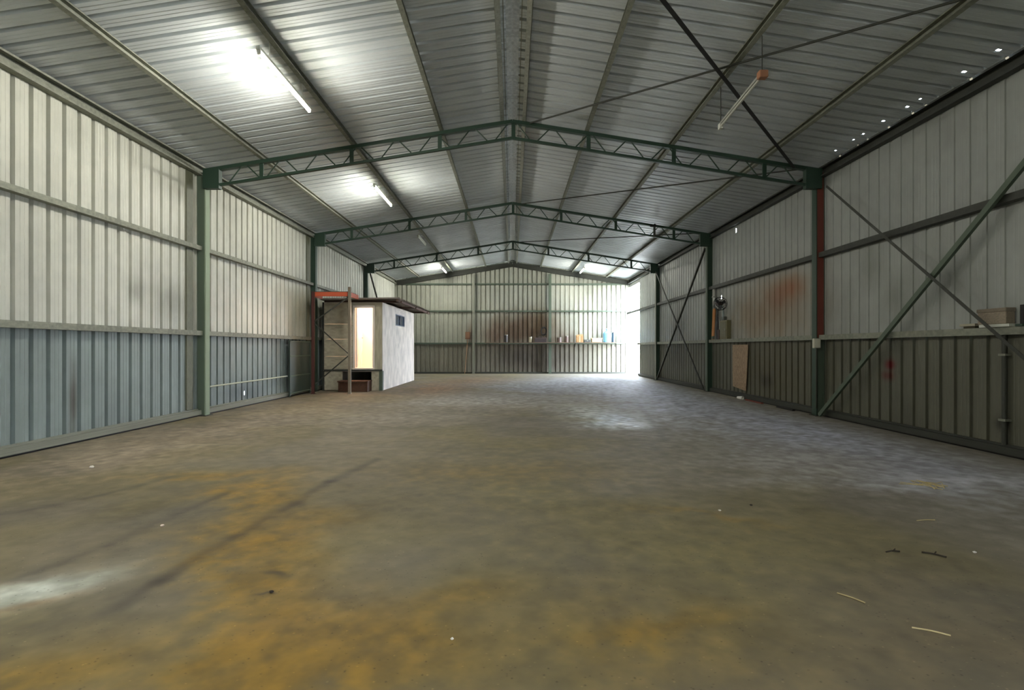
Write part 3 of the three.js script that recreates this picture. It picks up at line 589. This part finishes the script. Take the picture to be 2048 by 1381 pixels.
// ---------------------------------------------------------------- things on the far wall shelf
{
  const dS = D1 - 0.34, y = 1.72;
  const t = thing('wall_shelf', 'long narrow plank shelf on the girt of the far wall', 'shelf', 2, y, dS);
  part('plank', rbox(-1.5, 6.0, y - 0.035, y, D1 - 0.52, D1 - 0.25, 0.006), mat(0x7c6858, { roughness: 0.8, map: speckle }), t);
  for (const x of [-1.3, 0.4, 3.4, 5.6]) part('bracket', [box(x, x + 0.03, y - 0.25, y - 0.035, D1 - 0.28, D1 - 0.25), bar(P(x + 0.015, y - 0.23, D1 - 0.27), P(x + 0.015, y - 0.05, D1 - 0.5), 0.02, 0.02)], M.steelDark, t);
  const item = (name, label, category, x0, x1, h, dd, color) => { const g = thing(name, label, category, (x0 + x1) / 2, y, dS); return [g, x0, x1, h, dd, color]; };
  const card = (label, x0, x1, h, color, lid) => {
    const g = thing('cardboard_box', label, 'box', (x0 + x1) / 2, y, dS);
    part('carton', rbox(x0, x1, y + 0.001, y + h, D1 - 0.5, D1 - 0.27, 0.008), mat(color, { roughness: 0.85, map: speckle }), g);
    part('flap', bar(P(x0 + 0.01, y + h, D1 - 0.5), P(x1 - 0.01, y + h + lid, D1 - 0.5), 0.006, 0.08), mat(color, { roughness: 0.85 }), g);
    part('tape', box((x0 + x1) / 2 - 0.03, (x0 + x1) / 2 + 0.03, y + 0.01, y + h - 0.006, D1 - 0.503, D1 - 0.499), mat(0xcbb58c, { roughness: 0.4 }), g);
  };
  card('tan cardboard box on the far wall shelf, left of the cream tray', 3.46, 3.84, 0.37, 0xb58e62, 0.03);
  {
    const g = thing('storage_tray', 'cream tray on the far wall shelf beside the blue drum', 'tray', 4.58, y, dS);
    part('tray', rbox(4.3, 4.86, y + 0.001, y + 0.22, D1 - 0.5, D1 - 0.27, 0.03), mat(0xc9ae84, { roughness: 0.5 }), g);
    part('rim', rbox(4.27, 4.89, y + 0.2, y + 0.235, D1 - 0.515, D1 - 0.255, 0.012), mat(0xd8b48a, { roughness: 0.5 }), g);
  }
  {
    const cx = 5.16, g = thing('blue_drum', 'pale blue plastic drum with a neck on the far wall shelf', 'drum', cx, y, D1 - 0.38);
    const pts = [[0, 0], [0.2, 0], [0.225, 0.025], [0.23, 0.2], [0.215, 0.215], [0.23, 0.235], [0.23, 0.46], [0.2, 0.54], [0.1, 0.6], [0.06, 0.63], [0.06, 0.72], [0, 0.72]].map(([r, h]) => new THREE.Vector2(Math.max(r, 0.0001), h));
    const lg = new THREE.LatheGeometry(pts, 28); lg.scale(1, 1, 0.6); lg.translate(cx, y + 0.001, -(D1 - 0.38)); part('body', lg, mat(0x6ea6c8, { roughness: 0.3 }), g);
    const cap = new THREE.CylinderGeometry(0.068, 0.068, 0.05, 20); cap.translate(cx, y + 0.745, -(D1 - 0.38)); part('cap', cap, mat(0xdfe8ee, { roughness: 0.4 }), g);
    const hd = new THREE.TorusGeometry(0.07, 0.014, 8, 18, Math.PI); hd.translate(cx + 0.12, y + 0.56, -(D1 - 0.38)); part('handle', hd, mat(0x6fa3c4, { roughness: 0.3 }), g);
  }
  {
    const g = thing('dark_canister', 'dark slate canister on the far wall shelf just right of the blue drum', 'canister', 5.45, y, D1 - 0.36);
    const c = new THREE.CylinderGeometry(0.075, 0.08, 0.5, 20); c.translate(5.5, y + 0.251, -(D1 - 0.36)); part('body', c, mat(0x2c3a44, { roughness: 0.5 }), g);
    const k = new THREE.CylinderGeometry(0.05, 0.075, 0.06, 20); k.translate(5.5, y + 0.53, -(D1 - 0.36)); part('lid', k, mat(0x1c2329, { roughness: 0.5 }), g);
  }
  {
    const g = thing('grey_post', 'short grey post standing at the right end of the far wall shelf', 'post', 5.84, y, D1 - 0.36);
    part('post', rbox(5.8, 5.88, y + 0.001, y + 0.56, D1 - 0.4, D1 - 0.32, 0.008), mat(0x7e7c7a, { roughness: 0.6 }), g);
    part('cap', rbox(5.78, 5.9, y + 0.56, y + 0.59, D1 - 0.42, D1 - 0.3, 0.008), mat(0x7e7c7a, { roughness: 0.6 }), g);
  }
  // dark jumble: toolbox, coil, tins
  {
    const g = thing('toolbox', 'dark toolbox with a handle on the far wall shelf under the brown stain', 'toolbox', 1.55, y, dS);
    part('body', rbox(1.2, 1.85, y + 0.001, y + 0.2, D1 - 0.5, D1 - 0.27, 0.012), mat(0x3b3232, { roughness: 0.5 }), g);
    part('lid', rbox(1.19, 1.86, y + 0.2, y + 0.26, D1 - 0.51, D1 - 0.26, 0.012), mat(0x4a3d3a, { roughness: 0.5 }), g);
    const hd = new THREE.TorusGeometry(0.1, 0.014, 8, 18, Math.PI); hd.translate(1.52, y + 0.26, -dS); part('handle', hd, M.black, g);
  }
  {
    const g = thing('hose_coil', 'dark coil of hose hooked on the far wall post above the toolbox', 'hose', 1.72, 2.5, D1 - 0.2);
    for (const [r, k] of [[0.2, 0], [0.17, 0.03], [0.21, 0.06]]) { const c = new THREE.TorusGeometry(r, 0.018, 8, 32); c.scale(0.75, 1.1, 1); c.translate(1.72, 2.34, -(D1 - 0.12 - k)); part('loop', c, M.black, g); }
    part('hook', rod(P(1.72, 2.56, D1 - 0.02), P(1.72, 2.56, D1 - 0.24), 0.012), M.galv, g);
  }
  for (const [x, r, h, color, label] of [[-0.36, 0.1, 0.4, 0x2b2523, 'dark tin at the left end of the far wall shelf'], [0.98, 0.08, 0.3, 0xb9b39d, 'pale tin on the far wall shelf left of the toolbox'], [2.55, 0.13, 0.26, 0x5a4a44, 'low brown tin on the far wall shelf right of the wind post'], [2.95, 0.1, 0.34, 0x6a5952, 'taller brown tin on the far wall shelf left of the cardboard box']]) {
    const g = thing('tin', label, 'tin', x, y, dS);
    const c = new THREE.CylinderGeometry(r, r, h, 22); c.translate(x, y + h / 2 + 0.001, -dS); part('body', c, mat(color, { roughness: 0.5 }), g);
    const k = new THREE.CylinderGeometry(r + 0.006, r + 0.006, 0.02, 22); k.translate(x, y + h, -dS); part('rim', k, M.galv, g);
  }
  {
    const g = thing('flat_case', 'flat dark case lying on the far wall shelf left of the cream tray', 'case', 4.07, y, dS);
    part('body', rbox(3.9, 4.24, y + 0.001, y + 0.15, D1 - 0.5, D1 - 0.27, 0.015), mat(0x4a4a46, { roughness: 0.6 }), g);
    part('clasp', rbox(4.04, 4.1, y + 0.07, y + 0.11, D1 - 0.508, D1 - 0.498, 0.004), M.galv, g);
  }
}
// broom leaning at the far wall near the pale wind post
{
  const g = thing('broom', 'brown broom leaning head up on the far wall left of the pale wind post', 'broom', -2.55, 0, D1 - 0.3);
  part('shaft', rod(P(-2.6, 0.01, D1 - 0.45), P(-2.46, 1.9, D1 - 0.16), 0.016), mat(0x8a6a48, { roughness: 0.7 }), g);
  part('head', rbox(-2.6, -2.32, 1.9, 1.96, D1 - 0.2, D1 - 0.12, 0.01), mat(0x6b4a33, { roughness: 0.8 }), g);
  part('bristles', rbox(-2.59, -2.33, 1.96, 2.3, D1 - 0.21, D1 - 0.11, 0.03), mat(0x7a5a44, { roughness: 0.95 }), g);
}

// ---------------------------------------------------------------- things on the right wall
{
  const yT = 1.675;                                             // top of the middle girt
  // near end: box, boards, dark stake
  const g = thing('parcel', 'battered tan box on the right wall girt at the right edge', 'box', XR - 0.1, yT, 6.75);
  part('carton', rbox(XR - 0.13, XR - 0.005, yT + 0.04, yT + 0.235, 6.56, 6.96, 0.012), mat(0x9c8f7e, { roughness: 0.85, map: speckle }), g);
  part('lid', rbox(XR - 0.14, XR - 0.004, yT + 0.2, yT + 0.25, 6.55, 6.97, 0.01), mat(0x8d8172, { roughness: 0.85, map: speckle }), g);
  part('tray', rbox(XR - 0.15, XR - 0.003, yT + 0.001, yT + 0.04, 6.5, 6.92, 0.006), mat(0xc6c8bd, { roughness: 0.6 }), g, 'pale tray under the box');
  const b = thing('offcut_board', 'short pale board lying on the right wall girt left of the tan box', 'board', XR - 0.08, yT, 7.1);
  part('board', rbox(XR - 0.13, XR - 0.02, yT + 0.03, yT + 0.065, 7.0, 7.24, 0.004), mat(0xb3ac98, { roughness: 0.8, map: speckle }), b);
  part('block', rbox(XR - 0.11, XR - 0.03, yT + 0.001, yT + 0.03, 7.02, 7.2, 0.004), mat(0x3a3526, { roughness: 0.9 }), b, 'dark block beneath');
  const k = thing('dark_stake', 'short dark upright stake on the right wall girt at the frame edge', 'stake', XR - 0.06, yT, 6.5);
  part('stake', rbox(XR - 0.1, XR - 0.05, yT - 0.02, yT + 0.27, 6.36, 6.41, 0.006), M.black, k);
  part('clip', rbox(XR - 0.14, XR - 0.04, yT + 0.001, yT + 0.03, 6.34, 6.43, 0.004), M.green, k);
  const c = thing('drop_pipe', 'dark vertical pipe below the girt at the right edge of the right wall', 'pipe', XR - 0.05, 0.15, 6.66);
  part('pipe', rod(P(XR - 0.05, 0.15, 6.66), P(XR - 0.05, 1.575, 6.66), 0.03, 12), M.steelDark, c);
  for (const y of [0.45, 1.3]) part('clip', rbox(XR - 0.09, XR - 0.002, y, y + 0.03, 6.61, 6.71, 0.004), M.galvDusty, c);
}
{
  // cluster beside the middle right column
  const yT = 1.676;
  const o = thing('orange_plank', 'orange plank standing on the girt beside the dark green right column', 'plank', XR - 0.12, yT, 16.1);
  part('plank', bar(P(XR - 0.12, yT, 16.18), P(XR - 0.05, yT + 0.98, 16.24), 0.03, 0.16, new THREE.Vector3(0, 0, 1)), mat(0xc98b52, { roughness: 0.75, map: speckle }), o);
  part('end_band', bar(P(XR - 0.125, yT + 0.01, 16.179), P(XR - 0.118, yT + 0.1, 16.185), 0.034, 0.165, new THREE.Vector3(0, 0, 1)), M.greenDusty, o, 'green painted end');
  const b = thing('black_slat', 'narrow black slat standing on the girt between orange plank and olive box', 'slat', XR - 0.1, yT, 15.85);
  part('slat', rbox(XR - 0.11, XR - 0.08, yT, yT + 0.92, 15.82, 15.92, 0.005), M.black, b);
  part('slat_foot', rbox(XR - 0.115, XR - 0.07, yT + 0.001, yT + 0.3, 15.7, 15.82, 0.005), mat(0x4a3a33, { roughness: 0.8 }), b, 'brown lower piece');
  const m = thing('metal_box', 'olive metal box on the right wall girt under the wall fan', 'box', XR - 0.08, yT, 15.35);
  const olive = mat(0x7b7554, { roughness: 0.6, map: speckle });
  part('case', rbox(XR - 0.13, XR - 0.002, yT + 0.001, yT + 0.56, 15.1, 15.62, 0.01), olive, m);
  part('cover', rbox(XR - 0.142, XR - 0.13, yT + 0.04, yT + 0.52, 15.14, 15.58, 0.004), mat(0x6a6647, { roughness: 0.6, map: speckle }), m);
  part('latch', rbox(XR - 0.155, XR - 0.142, yT + 0.25, yT + 0.31, 15.17, 15.2, 0.004), M.galv, m);
  const f = thing('wall_fan', 'dark wall fan with a grey arm above the olive box', 'fan', XR - 0.05, 2.5, 15.4);
  const cx = XR - 0.3, cy = 2.72, cd = 15.15;
  part('arm', [rod(P(XR - 0.06, 2.27, 15.5), P(XR - 0.1, 2.62, 15.45), 0.03, 12), rod(P(XR - 0.1, 2.62, 15.45), P(cx + 0.06, cy, cd + 0.12), 0.025, 12)], mat(0x93a09f, { roughness: 0.5 }), f, 'grey arm');
  part('wall_plate', rbox(XR - 0.09, XR - 0.002, 2.2, 2.36, 15.42, 15.58, 0.01), mat(0x5a5f59, { roughness: 0.6 }), f);
  const hub = new THREE.CylinderGeometry(0.07, 0.08, 0.16, 20); hub.rotateX(Math.PI / 2); hub.translate(cx, cy, -(cd + 0.08)); part('motor', hub, mat(0x3a2d25, { roughness: 0.5 }), f);
  const ring = (r, dd, tr) => { const g = new THREE.TorusGeometry(r, tr, 6, 36); g.translate(cx, cy, -dd); return g; };
  const cage = part('cage', [ring(0.19, cd - 0.03, 0.008), ring(0.19, cd + 0.05, 0.008), ring(0.12, cd - 0.06, 0.005), ring(0.05, cd - 0.07, 0.005), ...Array.from({ length: 16 }, (_, i) => { const a = i / 16 * Math.PI * 2; return rod(P(cx + 0.19 * Math.cos(a), cy + 0.19 * Math.sin(a), cd - 0.03), P(cx + 0.03 * Math.cos(a), cy + 0.03 * Math.sin(a), cd - 0.07), 0.004, 5); })], M.black, f);
  for (let i = 0; i < 3; i++) { const s = new THREE.Shape(); s.moveTo(0.03, -0.02); s.quadraticCurveTo(0.12, -0.08, 0.17, -0.02); s.quadraticCurveTo(0.17, 0.06, 0.1, 0.06); s.quadraticCurveTo(0.05, 0.04, 0.03, 0.02); const g = new THREE.ExtrudeGeometry(s, { depth: 0.006, bevelEnabled: false }); g.rotateX(0.4); g.rotateZ(i * Math.PI * 2 / 3 + 0.4); g.translate(cx, cy, -cd); part('blade', g, mat(0x4a5053, { roughness: 0.4 }), f); }
  const p = thing('white_conduit', 'pale conduit strapped on the right wall at the head of the orange plank', 'conduit', XR - 0.1, 3.0, 16.05);
  part('pipe', rod(P(XR - 0.07, 2.75, 16.2), P(XR - 0.07, 3.27, 16.2), 0.045, 12), mat(0xa9a9a0, { roughness: 0.5 }), p);
  part('elbow', rod(P(XR - 0.07, 2.78, 16.2), P(XR - 0.02, 2.6, 15.8), 0.03, 12), mat(0x8f938d, { roughness: 0.5 }), p);
  part('strap', rbox(XR - 0.125, XR - 0.002, 3.0, 3.04, 16.14, 16.26, 0.004), M.galv, p);
  // junction box on the near right column
  const j = thing('junction_box', 'pale junction box on the near right column at girt height', 'box', XR - 0.2, 1.4, 10.55);
  part('case', rbox(XR - 0.27, XR - 0.13, 1.4, 1.6, 10.49, 10.56, 0.012), mat(0xb9b6a4, { roughness: 0.5 }), j);
  part('cover', rbox(XR - 0.255, XR - 0.145, 1.415, 1.585, 10.482, 10.49, 0.004), mat(0xc4c1b0, { roughness: 0.5 }), j);
  part('conduit', rod(P(XR - 0.2, 0.16, 10.53), P(XR - 0.2, 1.4, 10.53), 0.014, 10), M.steelDark, j);
  // plywood sheet hung on the lower wall
  const w = thing('plywood_sheet', 'tan plywood sheet hung on the lower right wall below the girt', 'board', XR - 0.05, 0.24, 14.3);
  const ply = new THREE.Shape([[13.92, 1.5], [14.9, 1.5], [14.88, 0.3], [14.05, 0.22]].map(([d, y]) => new THREE.Vector2(d, y)));
  const pg = new THREE.ExtrudeGeometry(ply, { depth: 0.014, bevelEnabled: false }); pg.rotateY(Math.PI / 2); pg.translate(XR - 0.05, 0, 0);
  part('sheet', pg, mat(0xa58c72, { roughness: 0.8, map: speckle }), w);
  for (const d of [14.1, 14.75]) part('batten', box(XR - 0.036, XR - 0.002, 0.4, 1.45, d, d + 0.05), mat(0x5a4636, { roughness: 0.8 }), w);
}

// ---------------------------------------------------------------- litter on the floor
const straw = mat(0xb3a477, { roughness: 0.85 }), twigM = mat(0x2b2418, { roughness: 0.9 });
function strawPiece(label, x, d, len, turn, r = 0.0042) {
  const t = thing('straw', label, 'straw', x, 0, d), dx = Math.cos(turn) * len / 2, dd = Math.sin(turn) * len / 2;
  const c = new THREE.CatmullRomCurve3([P(x - dx, r + 0.001, d - dd), P(x, r + 0.004, d + 0.002), P(x + dx, r + 0.001, d + dd)]);
  part('stalk', new THREE.TubeGeometry(c, 10, r, 6), straw, t); return t;
}
strawPiece('nearer straw stalk on the floor at the lower right', 2.06, 2.52, 0.15, -0.5);
strawPiece('straw stalk on the floor, upper of the two at lower right', 1.89, 2.86, 0.14, -0.95);
strawPiece('pale straw on the floor between the dark twig and right wall', 3.35, 4.15, 0.16, 0.1);
{
  const t = thing('straw_heap', 'loose heap of pale straw on the floor towards the right wall', 'straw', 4.2, 0, 5.2); const list = [];
  for (let i = 0; i < 16; i++) { const x = 4.25 + rr(-0.22, 0.22), d = 5.2 + rr(-0.1, 0.1), a = rr(0, 3.1), l = rr(0.05, 0.14), y = rr(0.004, 0.02); list.push(rod(P(x - Math.cos(a) * l, y, d - Math.sin(a) * l), P(x + Math.cos(a) * l, y + 0.004, d + Math.sin(a) * l), 0.004, 5)); }
  part('stalks', list, straw, t).userData.kind = 'stuff';
}
function twig(label, x, d, len, turn) {
  const t = thing('twig', label, 'twig', x, 0, d), dx = Math.cos(turn) * len / 2, dd = Math.sin(turn) * len / 2;
  part('stem', new THREE.TubeGeometry(new THREE.CatmullRomCurve3([P(x - dx, 0.009, d - dd), P(x, 0.012, d + 0.006), P(x + dx, 0.009, d + dd)]), 10, 0.0055, 6), twigM, t);
  part('stub', rod(P(x, 0.012, d), P(x + 0.03, 0.02, d + 0.02), 0.004, 5), twigM, t);
}
twig('short dark twig on the floor at the right', 2.84, 3.45, 0.13, -0.7);
twig('second dark twig lying left of the short dark twig', 2.6, 3.5, 0.1, 0.1);
function chip(label, x, d, r, color, cat = 'pebble') {
  const t = new THREE.IcosahedronGeometry(r, 1), p = t.attributes.position;
  for (let i = 0; i < p.count; i++) { const k = 0.8 + 0.4 * hash(Math.round(p.getX(i) * 9000), Math.round(p.getY(i) * 9000) + Math.round(p.getZ(i) * 5000), 5); p.setXYZ(i, p.getX(i) * k, p.getY(i) * k * 0.6, p.getZ(i) * k); }
  t.computeVertexNormals();
  const m = shadowy(new THREE.Mesh(t, mat(color, { roughness: 0.9 }))); m.name = numbered(cat === 'pebble' ? 'pebble' : 'paper_scrap'); m.position.set(x, r * 0.5, -d); m.userData = { label, category: cat }; scene.add(m);
}
chip('white scrap on the floor near the left wall', -4.93, 6.0, 0.022, 0xe6e2d8, 'scrap');
chip('white scrap on the floor left of the ochre stain', -2.75, 4.02, 0.014, 0xd9c9b8, 'scrap');
chip('small white pebble on the floor at the bottom centre', -0.29, 2.46, 0.008, 0xd8d6cc);
chip('small pale pebble on the floor right of centre', 1.78, 4.4, 0.012, 0xc9c7b6);
chip('dark pebble on the bare floor right of the small pale pebble', 2.12, 4.55, 0.012, 0x2a251b);
chip('small white pebble on the floor near the right edge', 3.16, 3.5, 0.011, 0xd2d0c6);
chip('dark pebble in the ochre stain at lower left', -1.38, 2.93, 0.012, 0x241c12);
{
  const t = thing('paper_cup', 'crushed white cup on the floor by the right wall below the plywood', 'cup', 6.2, 0, 13.95);
  const c = new THREE.CylinderGeometry(0.05, 0.036, 0.16, 18, 1, true); c.rotateX(Math.PI / 2); c.rotateY(0.5); c.translate(6.2, 0.05, -13.95); part('cup', c, M.white, t);
  const r = new THREE.TorusGeometry(0.05, 0.005, 6, 20); r.translate(0, 0, 0.08); r.rotateY(0.5); r.translate(6.2, 0.05, -13.95); part('rim', r, M.white, t);
  const s = thing('red_lath', 'reddish lath lying along the foot of the right wall beside the cup', 'lath', 6.26, 0, 13.2);
  part('lath', rbox(6.24, 6.3, 0.0, 0.035, 12.85, 13.75, 0.005), mat(0x7a3d30, { roughness: 0.8, map: speckle }), s);
  const b = thing('dark_lath', 'dark stick lying along the foot of the right wall before the near column', 'stick', 6.25, 0, 11.7);
  part('stick', rbox(6.23, 6.29, 0.0, 0.04, 11.4, 12.1, 0.005), M.black, b);
}

renderer.render(scene, camera);
